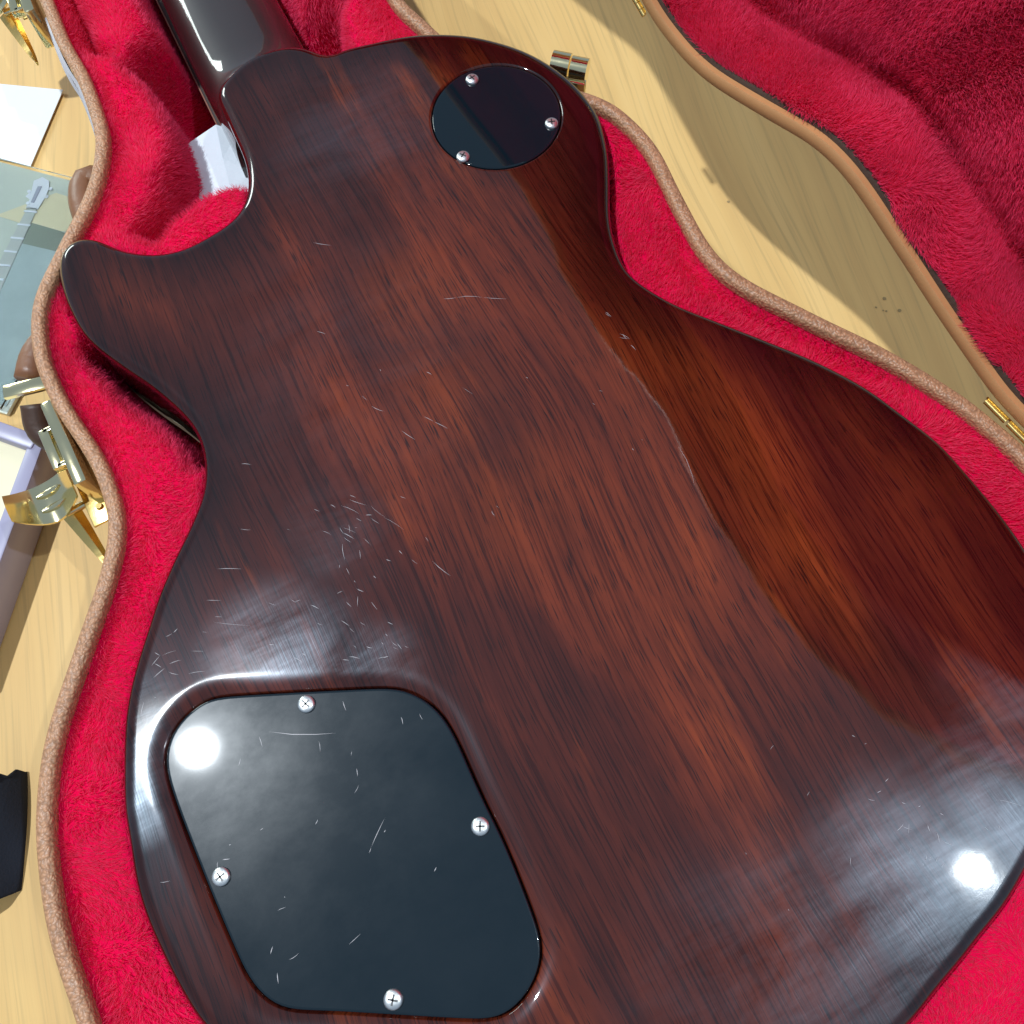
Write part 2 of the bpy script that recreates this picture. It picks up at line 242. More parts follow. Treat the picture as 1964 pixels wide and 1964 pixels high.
def wood_mat():
    m = NT('mahogany_lacquer')
    m.flat = m.map((1, 1, 0))
    warp = m.noise(m.map((6, 4, 1)), 1.0, 2)
    wv = m.n('VectorMath', operation='MULTIPLY_ADD')
    cw = m.n('CombineXYZ'); m.link(warp, cw.inputs[0]); m.link(cw.outputs[0], wv.inputs[0]); wv.inputs[1].default_value = (0.030, 0, 0); m.link(m.tc.outputs['Object'], wv.inputs[2])
    W = wv.outputs[0]
    band = m.noise(m.map((75, 4.0, 1), src=W), 1.0, 4, 0.6, 0.1)
    patch = m.noise(m.map((40, 6.5, 1), loc=(3.1, 1.3, 0), src=W), 1.0, 4, 0.6)
    mot = m.noise(m.map((20, 5.0, 1), loc=(5, 2.6, 0), src=W), 1.0, 5, 0.60, 0.3)
    fine = m.noise(m.map((1100, 16, 1), src=W), 1.0, 3, 0.55)
    fine2 = m.noise(m.map((380, 9, 1), loc=(1, 4, 0), src=W), 1.0, 3, 0.6)
    pore = m.noise(m.map((1900, 75, 1), src=W), 1.0, 2, 0.5)
    col = m.ramp(mot, [(0.30, (0.030, 0.0062, 0.0050)), (0.48, (0.056, 0.0105, 0.0062)), (0.62, (0.105, 0.0190, 0.0075)), (0.74, (0.175, 0.0330, 0.0092))])
    col = m.mix(1.0, col, m.ramp(band, [(0.30, (0.74, 0.70, 0.72)), (0.70, (1.22, 1.20, 1.10))]), 'MULTIPLY')
    col = m.mix(m.ramp(patch, [(0.58, (0, 0, 0)), (0.76, (0.75, 0.75, 0.75))]), col, (0.25, 0.048, 0.010))
    warm = None                                   # the redder heart of the board
    for (u, v, r, k) in ((48, 200, 44, .7), (36, 152, 44, .9), (46, 108, 44, .9), (70, 60, 40, .5), (125, 135, 46, .9), (150, 92, 50, .8), (165, 40, 45, .5)):
        q = m.math('MULTIPLY', sphere_mask(m, u, v, r), k); warm = q if warm is None else m.math('MAXIMUM', warm, q)
    wk = m.math('MULTIPLY', warm, m.ramp(m.noise(m.map((48, 4.5, 1), loc=(2, 7, 0), src=W), 1.0, 4, 0.6), [(0.36, (0.15, 0.15, 0.15)), (0.66, (1, 1, 1))]))
    col = m.mix(wk, col, m.mix(0.55, col, (0.23, 0.043, 0.0095)))
    col = m.mix(1.0, col, m.ramp(fine2, [(0.36, (0.82, 0.80, 0.80)), (0.56, (1.06, 1.06, 1.06))]), 'MULTIPLY')
    col = m.mix(m.ramp(fine, [(0.38, (0.85, 0.85, 0.85)), (0.48, (0, 0, 0))]), col, m.mix(1.0, col, (0.40, 0.34, 0.36), 'MULTIPLY'))
    col = m.mix(m.ramp(pore, [(0.33, (0.9, 0.9, 0.9)), (0.42, (0, 0, 0))]), col, (0.016, 0.004, 0.003))
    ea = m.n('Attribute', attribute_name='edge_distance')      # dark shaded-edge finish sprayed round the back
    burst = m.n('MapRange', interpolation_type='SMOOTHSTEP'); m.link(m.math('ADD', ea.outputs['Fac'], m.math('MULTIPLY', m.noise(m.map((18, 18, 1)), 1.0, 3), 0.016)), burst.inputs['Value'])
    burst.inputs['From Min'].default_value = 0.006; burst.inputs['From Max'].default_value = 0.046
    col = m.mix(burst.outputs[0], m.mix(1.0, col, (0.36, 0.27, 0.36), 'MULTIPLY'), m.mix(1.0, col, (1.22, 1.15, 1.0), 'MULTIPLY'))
    # handling wear: hazy patches in the clear coat
    sm = m.noise(m.map((13, 38, 1), loc=(0.4, 0.2, 0), rot=(0, 0, 0.15)), 1.0, 6, 0.66, 0.35)
    smf = m.noise(m.map((25, 520, 1), rot=(0, 0, 0.25)), 1.0, 3, 0.65)
    wear = None
    for (u, v, r, k) in ((62, 285, 60, .9), (95, -72, 60, .9), (140, -58, 40, 1.0), (50, -85, 75, 1.0), (160, -30, 30, .7), (-108, 84, 30, 1.0), (-50, 90, 36, .8), (-113, 66, 16, .8), (-25, 74, 22, .8), (-15, 125, 30, .4), (20, 190, 90, .3)):
        q = m.math('MULTIPLY', sphere_mask(m, u, v, r), k)
        wear = q if wear is None else m.math('MAXIMUM', wear, q)
    haze = m.math('MULTIPLY', wear, m.ramp(sm, [(0.36, (0, 0, 0)), (0.68, (1, 1, 1))]))
    haze = m.math('MULTIPLY', haze, m.math('ADD', m.math('MULTIPLY', smf, 0.7), 0.5), clamp=True)
    rough = m.math('ADD', m.math('MULTIPLY', m.noise(m.map((14, 14, 1)), 1.0, 3), 0.015), 0.024)
    buff = None                                   # buffed, slightly duller lacquer round the cavity edge
    for (u, v, r) in ((-104, 84, 30), (-60, 90, 32), (-20, 66, 24)):
        q = sphere_mask(m, u, v, r); buff = q if buff is None else m.math('MAXIMUM', buff, q)
    rough = m.math('ADD', rough, m.math('MULTIPLY', buff, 0.075))
    hz = m.math('ADD', m.math('MULTIPLY', haze, 1.15), 0.05)
    lac = m.noise(m.map((28, 28, 28)), 1.0, 2)
    orange = m.noise(m.map((420, 420, 420)), 1.0, 2)
    nb = m.bump(lac, 0.14, 0.0012); nb = m.bump(orange, 0.025, 0.00010, nb)
    m.set(Base_Color=col, Roughness=0.29, Specular_IOR_Level=hz, Specular_Tint=(0.70, 0.85, 1.0), Coat_Weight=1.0, Coat_Roughness=rough, Coat_IOR=1.55)
    m.link(nb, m.b.inputs['Coat Normal'])
    gb = m.bump(pore, 0.2, 0.0001); m.link(gb, m.b.inputs['Normal'])
    return m.mat
def cover_mat(name, rough, smudge):
    m = NT(name)
    sm = m.noise(m.map((24, 30, 1), loc=(1.7, 0.6, 0)), 1.0, 6, 0.68, 0.15)
    gr = m.noise(m.map((1800, 1800, 1)), 1.0, 2)
    k = m.ramp(sm, [(0.38, (0.45, 0.45, 0.45)), (0.72, (1, 1, 1))])
    m.set(Base_Color=(0.0030, 0.0100, 0.0155), Roughness=rough, Specular_IOR_Level=0.5)
    if smudge > 0:
        m.set(Coat_Weight=m.math('MULTIPLY', k, smudge), Coat_Roughness=0.25)
        m.link(m.bump(gr, 0.015, 0.00004), m.b.inputs['Normal'])
    return m.mat
def plain(name, col, rough=0.5, metal=0.0, spec=0.5, var=0.0, vscale=60, bump=None, coat=0.0, trans=0.0):
    m = NT(name)
    c = col
    if var: c = m.mix(m.noise(m.map((1, 1, 1)), vscale, 4), tuple(x * (1 - var) for x in col), tuple(min(1, x * (1 + var)) for x in col))
    m.set(Base_Color=c, Roughness=rough, Metallic=metal, Specular_IOR_Level=spec, Coat_Weight=coat, Transmission_Weight=trans)
    if bump: m.link(m.bump(m.noise(m.map((1, 1, 1)), bump[0], 4), bump[1], bump[2]), m.b.inputs['Normal'])
    return m.mat
def vinyl_mat(name, col):
    m = NT(name)
    v = m.n('TexVoronoi', feature='SMOOTH_F1'); v.inputs['Scale'].default_value = 1.0; v.inputs['Smoothness'].default_value = 0.3
    ns = m.n('TexNoise'); ns.inputs['Scale'].default_value = 160
    add = m.n('VectorMath', operation='MULTIPLY_ADD'); m.link(m.tc.outputs['Object'], ns.inputs['Vector'])
    m.link(ns.outputs['Color'], add.inputs[0]); add.inputs[1].default_value = (0.004, 0.004, 0.004); m.link(m.tc.outputs['Object'], add.inputs[2])
    m.link(m.map((820, 820, 820), src=add.outputs[0]), v.inputs['Vector'])
    fine = m.noise(m.map((1, 1, 1)), 1500, 3)
    h = m.math('ADD', v.outputs['Distance'], m.math('MULTIPLY', fine, 0.25))
    c = m.mix(m.ramp(v.outputs['Distance'], [(0.25, (0, 0, 0)), (0.75, (1, 1, 1))]), col, tuple(x * 0.62 for x in col))
    c = m.mix(m.noise(m.map((1, 1, 1)), 25, 3), c, m.mix(1.0, c, (0.82, 0.78, 0.76), 'MULTIPLY'))
    m.set(Base_Color=c, Roughness=0.42, Specular_IOR_Level=0.5)
    iv = m.math('SUBTRACT', 1.0, h)
    m.link(m.bump(iv, 0.7, 0.0006), m.b.inputs['Normal'])
    return m.mat
def plush_mat(name, col):
    m = NT(name)
    n1 = m.noise(m.map((1, 1, 1)), 45, 3); n2 = m.noise(m.map((1, 1, 1)), 900, 2)
    c = m.mix(n1, tuple(x * 0.80 for x in col), tuple(min(1, x * 1.15) for x in col))
    c = m.mix(m.math('MULTIPLY', n2, 0.5), c, (0.98, 0.16, 0.30))
    m.set(Base_Color=c, Roughness=0.6, Specular_IOR_Level=0.35, Sheen_Weight=0.25, Sheen_Roughness=0.5, Sheen_Tint=(1.0, 0.45, 0.55, 1))
    tr = m.n('BsdfTranslucent'); m.link(c, tr.inputs['Color'])
    mx = m.n('MixShader'); mx.inputs[0].default_value = 0.5
    m.link(m.b.outputs[0], mx.inputs[1]); m.link(tr.outputs[0], mx.inputs[2]); m.link(mx.outputs[0], m.out.inputs['Surface'])
    return m.mat
def table_mat():
    m = NT('birch_plywood')
    src = m.map((1, 1, 1), rot=(0, 0, math.radians(-14)))
    w = m.noise(m.map((3, 1.2, 1), src=src), 1.0, 3)
    cw = m.n('CombineXYZ'); m.link(w, cw.inputs[0])
    wv = m.n('VectorMath', operation='MULTIPLY_ADD'); m.link(cw.outputs[0], wv.inputs[0]); wv.inputs[1].default_value = (0.09, 0, 0); m.link(src, wv.inputs[2])
    g1 = m.noise(m.map((34, 2.2, 1), src=wv.outputs[0]), 1.0, 4, 0.6)
    g2 = m.noise(m.map((420, 9, 1), src=wv.outputs[0]), 1.0, 3, 0.6)
    cl = m.noise(m.map((7, 4, 1), src=src), 1.0, 4, 0.6, 0.5)
    c = m.ramp(g1, [(0.3, (0.62, 0.37, 0.135)), (0.52, (0.75, 0.475, 0.175)), (0.75, (0.82, 0.545, 0.22))])
    c = m.mix(m.ramp(g2, [(0.30, (0.55, 0.55, 0.55)), (0.5, (0, 0, 0))]), c, (0.44, 0.29, 0.12))
    c = m.mix(m.math('MULTIPLY', cl, 0.35), c, (0.56, 0.40, 0.17))
    m.set(Base_Color=c, Roughness=0.5, Specular_IOR_Level=0.35)
    m.link(m.bump(g2, 0.15, 0.0003), m.b.inputs['Normal'])
    return m.mat

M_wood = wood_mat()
M_cover = cover_mat('satin_black_plastic', 0.032, 0.27)
M_switch = cover_mat('gloss_black_plastic', 0.035, 0.0)
M_screw = plain('nickel_screw', (0.80, 0.80, 0.78), 0.38, 1.0, bump=(900, 0.3, 0.0003))
M_slot = plain('screw_recess', (0.10, 0.10, 0.10), 0.5, 1.0)
M_bind = plain('aged_cream_binding', (0.70, 0.60, 0.42), 0.35)
M_gold = plain('polished_gold', (0.87, 0.76, 0.46), 0.13, 1.0, bump=(140, 0.12, 0.0006))
M_brass = plain('worn_brass', (0.80, 0.56, 0.20), 0.25, 1.0, bump=(200, 0.2, 0.0006))
M_vinyl = vinyl_mat('pebbled_brown_vinyl', (0.57, 0.30, 0.16))
M_tan = plain('smooth_tan_vinyl', (0.52, 0.25, 0.10), 0.42, var=0.12, vscale=90, bump=(700, 0.2, 0.0003))
M_dark = plain('dark_brown_edge', (0.050, 0.022, 0.010), 0.7, bump=(600, 0.5, 0.0006))
M_leather = plain('brown_leather', (0.20, 0.085, 0.04), 0.40, var=0.2, bump=(300, 0.35, 0.0008))
M_plush = plush_mat('crimson_plush', (0.88, 0.011, 0.115))
M_back = plain('crimson_plush_backing', (0.68, 0.003, 0.058), 0.95, spec=0.05, var=0.15, vscale=60, bump=(700, 0.6, 0.0012))
M_table = table_mat()
M_paper = plain('white_paper', (0.80, 0.83, 0.86), 0.7, var=0.03, vscale=20)
M_tissue = plain('white_packet_paper', (0.74, 0.80, 0.86), 0.55, bump=(60, 0.4, 0.002))
M_ebony = plain('dark_fretboard', (0.02, 0.012, 0.01), 0.45)
M_cloth = plain('black_microfibre', (0.018, 0.021, 0.030), 0.95, spec=0.15, bump=(900, 0.5, 0.0006))
M_scr = plain('scratch_and_glint', (0.58, 0.55, 0.56), 0.45); M_scr.node_tree.nodes['Principled BSDF'].inputs['Alpha'].default_value = 0.7

# ------------------------------------------------------------------ setting: the table top
tw = 0.8
tb = MB(); tb.box((0.05, 0.25, -0.0125), 1.9, 1.9, 0.025, b=0.002)
table = tb.build('table', M_table); sharp(table)
tag(table, 'pale birch plywood table top under the guitar case', kind='structure')

for k, (u, v, r_) in enumerate(((275.4, 152.5, 0.9), (278.2, 143.2, 0.9), (268.8, 150.1, 0.5), (272.2, 145.9, 0.5), (271, 147, 0.4), (236, 240, 0.7))):
    st_ = make('stain', [(r_ / 1000 * (1 + 0.3 * random.random()) * math.cos(q), r_ / 1000 * (1 + 0.3 * random.random()) * math.sin(q), 0.0002) for q in np.linspace(0, 2 * math.pi, 9, endpoint=False)], [tuple(range(9))], plain('dark_stain', (0.33, 0.23, 0.10), 0.8), table, False)
    st_.location = to_world([(*L(u, v), 0)])[0]

# ------------------------------------------------------------------ guitar
guitar = empty('electric_guitar')
tag(guitar, 'dark mahogany electric guitar lying face down in the red plush case', 'guitar')
outline = BODY + HEEL[1:-1]
O = ccw(catmull(outline, 520, smooth=3)); O = np.array([L(*p) for p in O])
ctrl = ccw(catmull(CTRL, 160, smooth=8)); ctrl = np.array([L(*p) for p in ctrl])
sw_c = np.array(L(*SWC)); SWR = 0.0272
ang = np.linspace(0, 2 * math.pi, 96, endpoint=False)
switch = sw_c + SWR * np.c_[np.cos(ang), np.sin(ang)]
def ring3(P, z): return [(p[0], p[1], z) for p in P]

body = MB()
R0 = 0.0050
rings = [ring3(offset(O, -(R0 + 0.0006)), ZB)]
for a in np.linspace(0, math.pi / 2, 9):
    rings.append(ring3(offset(O, -(R0 - R0 * math.sin(a))), ZB - R0 + R0 * math.cos(a)))
rings += [ring3(O, 0.075), ring3(O, 0.0585)]
body.loft([r for r in rings][::-1])
def recess(loop, gap, width, drop):
    rg = []
    for t in np.linspace(0, 1, 12):
        rg.append(ring3(offset(loop, gap + width * (1 - t)), ZB - drop * t ** 2.5))
    rg = [ring3(offset(loop, gap + width + 0.0006), ZB)] + rg + [ring3(offset(loop, gap), ZB - drop - 0.0035), ring3(offset(loop, -0.004), ZB - drop - 0.0035)]
    body.loft(rg)
    body.add(rg[-1], [tuple(range(len(loop)))])
    return np.array(rg[0])[:, :2]
h1 = recess(ctrl, 0.0007, 0.0076, 0.0013)
h2 = recess(switch, 0.0004, 0.0012, 0.0006)
gxx, gyy = np.meshgrid(np.arange(O[:, 0].min(), O[:, 0].max(), 0.007), np.arange(O[:, 1].min(), O[:, 1].max(), 0.007)); GP = np.c_[gxx.ravel(), gyy.ravel()]
GP = GP[(sdf(GP, np.array(rings[0])[:, :2]) > 0.002) & (sdf(GP, h1) < -0.002) & (sdf(GP, h2) < -0.002)]
V, F = poly_fill(np.array(rings[0])[:, :2], [h1, h2], GP)
nflat0 = len(body.f)
body.add([(p[0], p[1], ZB) for p in V], F)
V, F = poly_fill(O)
body.add([(p[0], p[1], 0.0585) for p in V], F[:, ::-1])
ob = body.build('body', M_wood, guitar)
sm = np.ones(len(ob.data.polygons), bool); sm[nflat0:] = False
ob.data.polygons.foreach_set('use_smooth', sm)
bmm = bmesh.new(); bmm.from_mesh(ob.data); bmesh.ops.remove_doubles(bmm, verts=bmm.verts, dist=1e-6); bmm.to_mesh(ob.data); bmm.free()
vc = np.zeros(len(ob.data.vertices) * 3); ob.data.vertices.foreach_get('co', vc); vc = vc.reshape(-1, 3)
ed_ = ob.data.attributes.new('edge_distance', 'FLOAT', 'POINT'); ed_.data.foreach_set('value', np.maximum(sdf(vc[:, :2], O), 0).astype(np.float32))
bd = MB(); bd.loft([ring3(offset(O, 0.0002), 0.0582), ring3(offset(O, 0.0002), 0.0520)][::-1])
V, F = poly_fill(offset(O, 0.0002)); bd.add([(p[0], p[1], 0.0520) for p in V], F[:, ::-1])
sharp(bd.build('binding', M_bind, ob))

def scratches(name, segs, z, wmin, wmax, parent):
    mb = MB()
    for (a, b, c, d) in segs:
        p = np.array(L(a, b)); q = np.array(L(c, d)); t = q - p; ln = np.linalg.norm(t) + 1e-9; t /= ln; n = np.array([-t[1], t[0]])
        w = random.uniform(wmin, wmax); bend = random.uniform(-0.06, 0.06) * ln
        m1 = p + t * ln * 0.35 + n * bend; m2 = p + t * ln * 0.7 + n * bend * 0.8
        vs = [p, m1 + n * w, m2 + n * w * 0.7, q, m2 - n * w * 0.7, m1 - n * w]
        mb.add([(x[0], x[1], z) for x in vs], [(0, 5, 1), (1, 5, 4, 2), (2, 4, 3)])
    o = mb.build(name, M_scr, parent); tag(o, kind='stuff'); return o
extra = []
for _ in range(60):                              # faint swirl of wear near the cover and lower edge
    cu, cv, sp = random.choice([(-100, 98, 16), (-12, 120, 18), (-45, 92, 22), (-20, 78, 14), (110, -58, 18), (-108, 45, 9)])
    u = random.gauss(cu, sp * 0.5); v = random.gauss(cv, sp * 0.5); th = random.gauss(-0.9, 0.5); ln = random.uniform(0.8, 4)
    extra.append((u, v, u + ln * math.cos(th), v + ln * math.sin(th)))
OB = np.array([L(*p) for p in BODY + HEEL[1:-1]])
def keep(segs):
    pts = np.array([L(*s[:2]) for s in segs]); pt2 = np.array([L(*s[2:]) for s in segs])
    ok = np.ones(len(segs), bool)
    for P in (pts, pt2): ok &= (sdf(P, O) > 0.0065) & (sdf(P, ctrl) < -0.0095) & (sdf(P, switch) < -0.003)
    return [s for s, k in zip(segs, ok) if k]
scratches('scratches_and_glint', keep(SCR1 + SCR2 + SCR3 + [(107.2, 97.8, 104.7, 81.2), (110.4, 159.5, 111.4, 156.7), (110.6, 148.6, 113.1, 144.8)] + extra), ZB + 0.00004, 0.00003, 0.00009, ob)  # first hand-placed streak here is a glint painted pale; the rest is wear

def plate(name, loop, top, th, mat, parent):
    mb = MB(); c = 0.0005
    rg = [ring3(offset(loop, 0), top - th), ring3(offset(loop, 0), top - c), ring3(offset(loop, -c * 0.3), top - c * 0.3), ring3(offset(loop, -c), top), ring3(offset(loop, -c - 0.0004), top)]
    mb.loft(rg); k = len(mb.f)
    V, F = poly_fill(np.array(rg[-1])[:, :2]); mb.add([(p[0], p[1], top) for p in V], F)
    o = mb.build(name, mat, parent)
    s = np.ones(len(o.data.polygons), bool); s[k:] = False; o.data.polygons.foreach_set('use_smooth', s)
    return o
def screw(parent, u, v, z, r, tilt):
    x, y = L(u, v); mb = MB(); prof = [(1.0, 0.0), (1.0, 0.22), (0.93, 0.36), (0.75, 0.46), (0.45, 0.53), (0.2, 0.55)]
    rg = []
    for (k, h) in prof:
        rg.append([(r * k * math.cos(a), r * k * math.sin(a), r * h) for a in np.linspace(0, 2 * math.pi, 20, endpoint=False)])
    mb.loft(rg, True, False, True)
    for a in (tilt, tilt + math.pi / 2):
        mb.box((0, 0, r * 0.50), r * 1.05, r * 0.20, r * 0.14, rz=a, b=0, m=1)
    o = mb.build('screw', [M_screw, M_slot], parent); o.location = (x, y, z); sharp(o, 50)
    return o
ctop = ZB - 0.0007
cover = plate('control_cover', ctrl, ctop, 0.0018, M_cover, guitar)
cover['label'] = 'large satin black control cavity cover with four screws'
for i, p in enumerate(CSCREW): screw(cover, p[0], p[1], ctop, 0.0030, 0.4 + i * 0.7)
ks = [s for s in SCR4 if np.all(sdf(np.array([L(*s[:2]), L(*s[2:])]), ctrl) > 0.002)]
scratches('cover_scratches', ks, ctop + 0.00004, 0.00005, 0.00013, cover)
stop = ZB - 0.0002
swc = plate('switch_cover', switch, stop, 0.0016, M_switch, guitar)
swc['label'] = 'round glossy black switch cavity cover with three screws'
for i, p in enumerate(SWSCREW): screw(swc, p[0], p[1], stop, 0.0028, 0.2 + i)

# neck: D section lofted from the heel to the nut
nk = MB(); rg = []
for v in [322, 330, 338, 343, 347, 351, 356, 362, 370, 380, 395, 420, 480, 560, 640, 705, 712]:
    t = np.clip((v - 343) / 34.0, 0, 1); lift = 0.0215 * (1 - t) ** 2.2
    w = 0.0268 - 0.0055 * np.clip((v - 400) / 310, 0, 1)
    apex = 0.0760 + lift - 0.001 * np.clip((v - 400) / 310, 0, 1); zb = 0.0535
    sec = []
    for a in np.linspace(0, math.pi, 25):
        c, s_ = math.cos(a), math.sin(a)
        x = w * np.sign(c) * abs(c) ** 0.72; z = zb + (apex - zb) * abs(s_) ** 0.62
        sec.append((x, (v - CY) / 1000, z))
    sec += [(-w, (v - CY) / 1000, zb - 0.001), (w, (v - CY) / 1000, zb - 0.001)]
    rg.append(sec)
nk.loft([r[::-1] for r in rg], True, True, True)
M_neck = plain('dark_stained_neck', (0.014, 0.007, 0.007), 0.5, var=0.3, vscale=30, coat=1.0)
M_neck.node_tree.nodes['Principled BSDF'].inputs['Coat Roughness'].default_value = 0.06
neck = sharp(nk.build('neck', M_neck, guitar), 50)
fb = MB(); fb.box((0, (515 - CY) / 1000, 0.0495), 0.0552, 0.395, 0.006, b=0.0005); fbo = sharp(fb.build('fretboard', M_ebony, guitar))
fbb = MB()
for s_ in (-1, 1): fbb.box((s_ * 0.0279, (515 - CY) / 1000, 0.0515), 0.0006, 0.395, 0.0016, b=0)
fbb.build('fretboard_binding', plain('red_brown_edge', (0.42, 0.20, 0.14), 0.3), fbo)
hd = MB(); hs = np.array([L(u, v) for u, v in [(15, 712), (8, 740), (2, 800), (0, 850), (14, 862), (36, 855), (59, 862), (73, 850), (71, 800), (65, 740), (58, 712)]])
hs = ccw(catmull(hs, 80)); hd.loft([ring3(hs, 0.054), ring3(hs, 0.066), ring3(offset(hs, -0.001), 0.067)], True, True, True)
sharp(hd.build('headstock', M_neck, guitar))

# ------------------------------------------------------------------ guitar case
case = empty('guitar_case')
tag(case, 'open brown guitar case lined with crimson plush, its lid standing upright', 'guitar case')
left = RIMLO[::-1]                                # bottom to top
rim_pts = ([(-152, -8), (-143, -40), (-123, -74), (-92, -102), (-50, -122), (-5, -131), (36, -133), (75, -131), (120, -123), (163, -103), (193, -75), (212, -42), (222, -10), (225.5, 18)]
           + RIMRO[::-1][:-4] + [(146, 275), (133, 288), (122, 305)] + RIMRO[::-1][-4:]
           + [(109, 365), (110, 400), (112, 450), (108, 600), (102, 700), (94, 800), (84, 870), (66, 898), (30, 905), (-10, 902), (-36, 885), (-44, 820), (-46, 700), (-44, 560), (-42, 480)]
           + RIMLO)
RIM = ccw(catmull(rim_pts, 760, smooth=6)); RIM = np.array([L(*p) for p in RIM])
ZR = 0.095
# outer wall and floor
sh = MB(); wall = offset(RIM, -0.0006)
sh.loft([ring3(offset(wall, -0.004), 0.0), ring3(offset(wall, -0.001), 0.0015), ring3(wall, 0.005), ring3(wall, 0.0875)])
V, F = poly_fill(offset(wall, -0.004)[::4]); sh.add([(p[0], p[1], 0.0) for p in V], F[:, ::-1])
shell = sh.build('base_shell', M_vinyl, case)
# rolled vinyl rim
rr = MB(); rgs = []
for a in np.linspace(-0.5, math.pi + 0.35, 15):
    rgs.append(ring3(offset(RIM, -0.0033 + 0.0030 * np.sign(math.cos(a)) * abs(math.cos(a)) ** 0.75), 0.0910 + 0.0036 * np.sign(math.sin(a)) * abs(math.sin(a)) ** 0.7))
rr.loft(rgs)
rr.build('rim', M_vinyl, case)

# plush lining: a moulded surface with the guitar's cavity sunk into it
NECKCH = np.array([L(u, v) for u, v in [(4, 394), (-10, 387), (-17, 380), (-12.4, 370.4), (-9.5, 360), (-8.6, 347.4), (-10.1, 333.8), (-11.8, 326.3), (-16.2, 318.8), (-22.3, 311.6), (-25.3, 305.1), (-33.2, 296), (-40, 290), (-36, 284), (-30, 290), (-13, 297), (2, 297), (10, 292), (40, 310), (70, 325), (75, 343.5), (76, 349.5), (77.6, 358), (81, 365.6), (87, 372), (84, 384), (70, 392), (70, 420), (69, 860), (1, 860), (2, 420)]])
WAISTP = np.array([L(u, v) for u, v in [(-79.7, 248.7), (-76.8, 237.5), (-70.9, 220.9), (-63.7, 206.9), (-59.2, 197.2), (-56.1, 185.5), (-55.8, 179.2), (-40, 175), (-40, 240), (-68, 258)]])
FOLD = np.array([L(u, v) for u, v in [(-27, 470), (-28, 440), (-28.2, 417), (-29, 403), (-22, 392)]])
def lining_z(P):
    dr = sdf(P, RIM[::2]); dc = np.maximum(sdf(P, O[::3]) - 0.003, np.maximum(sdf(P, NECKCH), sdf(P, WAISTP)))
    pad = 0.0850 + 0.0030 * np.clip((dr - 0.006) / 0.012, 0, 1) + 0.0030 * (vnoise(P[:, 0] * 30, P[:, 1] * 30, 3) - 0.5) * 2
    t = np.clip((dc + 0.006) / 0.012, 0, 1); t = t * t * (3 - 2 * t)
    z = pad * (1 - t) + 0.030 * t
    f = np.full(len(P), 1e9)
    for a, b in zip(FOLD[:-1], FOLD[1:]):
        ab = b - a; k = np.clip(((P - a) @ ab) / (ab @ ab), 0, 1); f = np.minimum(f, np.linalg.norm(P - a - k[:, None] * ab, axis=1))
    z -= 0.016 * np.exp(-(f / 0.0032) ** 2) * (1 - t)
    inner = np.clip((0.0095 - dr) / 0.004, 0, 1)
    return z * (1 - inner) + 0.0898 * inner
lo = RIM.min(0); hi = RIM.max(0); st = 0.0026
gx = np.arange(lo[0], hi[0], st); gy = np.arange(lo[1], min(hi[1], (640 - CY) / 1000), st)
GX, GY = np.meshgrid(gx, gy); PP = np.c_[GX.ravel(), GY.ravel()]
inside = sdf(PP, RIM[::2]) > 0.0030
edge = offset(RIM, -0.0030)[::2]; edge = edge[edge[:, 1] < gy.max() + 0.3]
Z = lining_z(PP); nx, ny = len(gx), len(gy)
idx = -np.ones(nx * ny, int); idx[inside] = np.arange(inside.sum())
ii, jj = np.meshgrid(np.arange(nx - 1), np.arange(ny - 1)); a = (jj * nx + ii).ravel()
Q = np.c_[a, a + 1, a + 1 + nx, a + nx]; Q = idx[Q]; Q = Q[(Q >= 0).all(1)]
LV = np.c_[PP[inside], Z[inside]]
lining = make('lining', LV, Q, M_back, case)
# far neck end of the lining: plain lower pad
ne = MB(); nl = np.array([p for p in offset(RIM, -0.004) if p[1] > (636 - CY) / 1000])
V, F = poly_fill(nl); ne.add([(p[0], p[1], 0.045) for p in V], F); ne.build('neck_end_lining', M_back, lining)

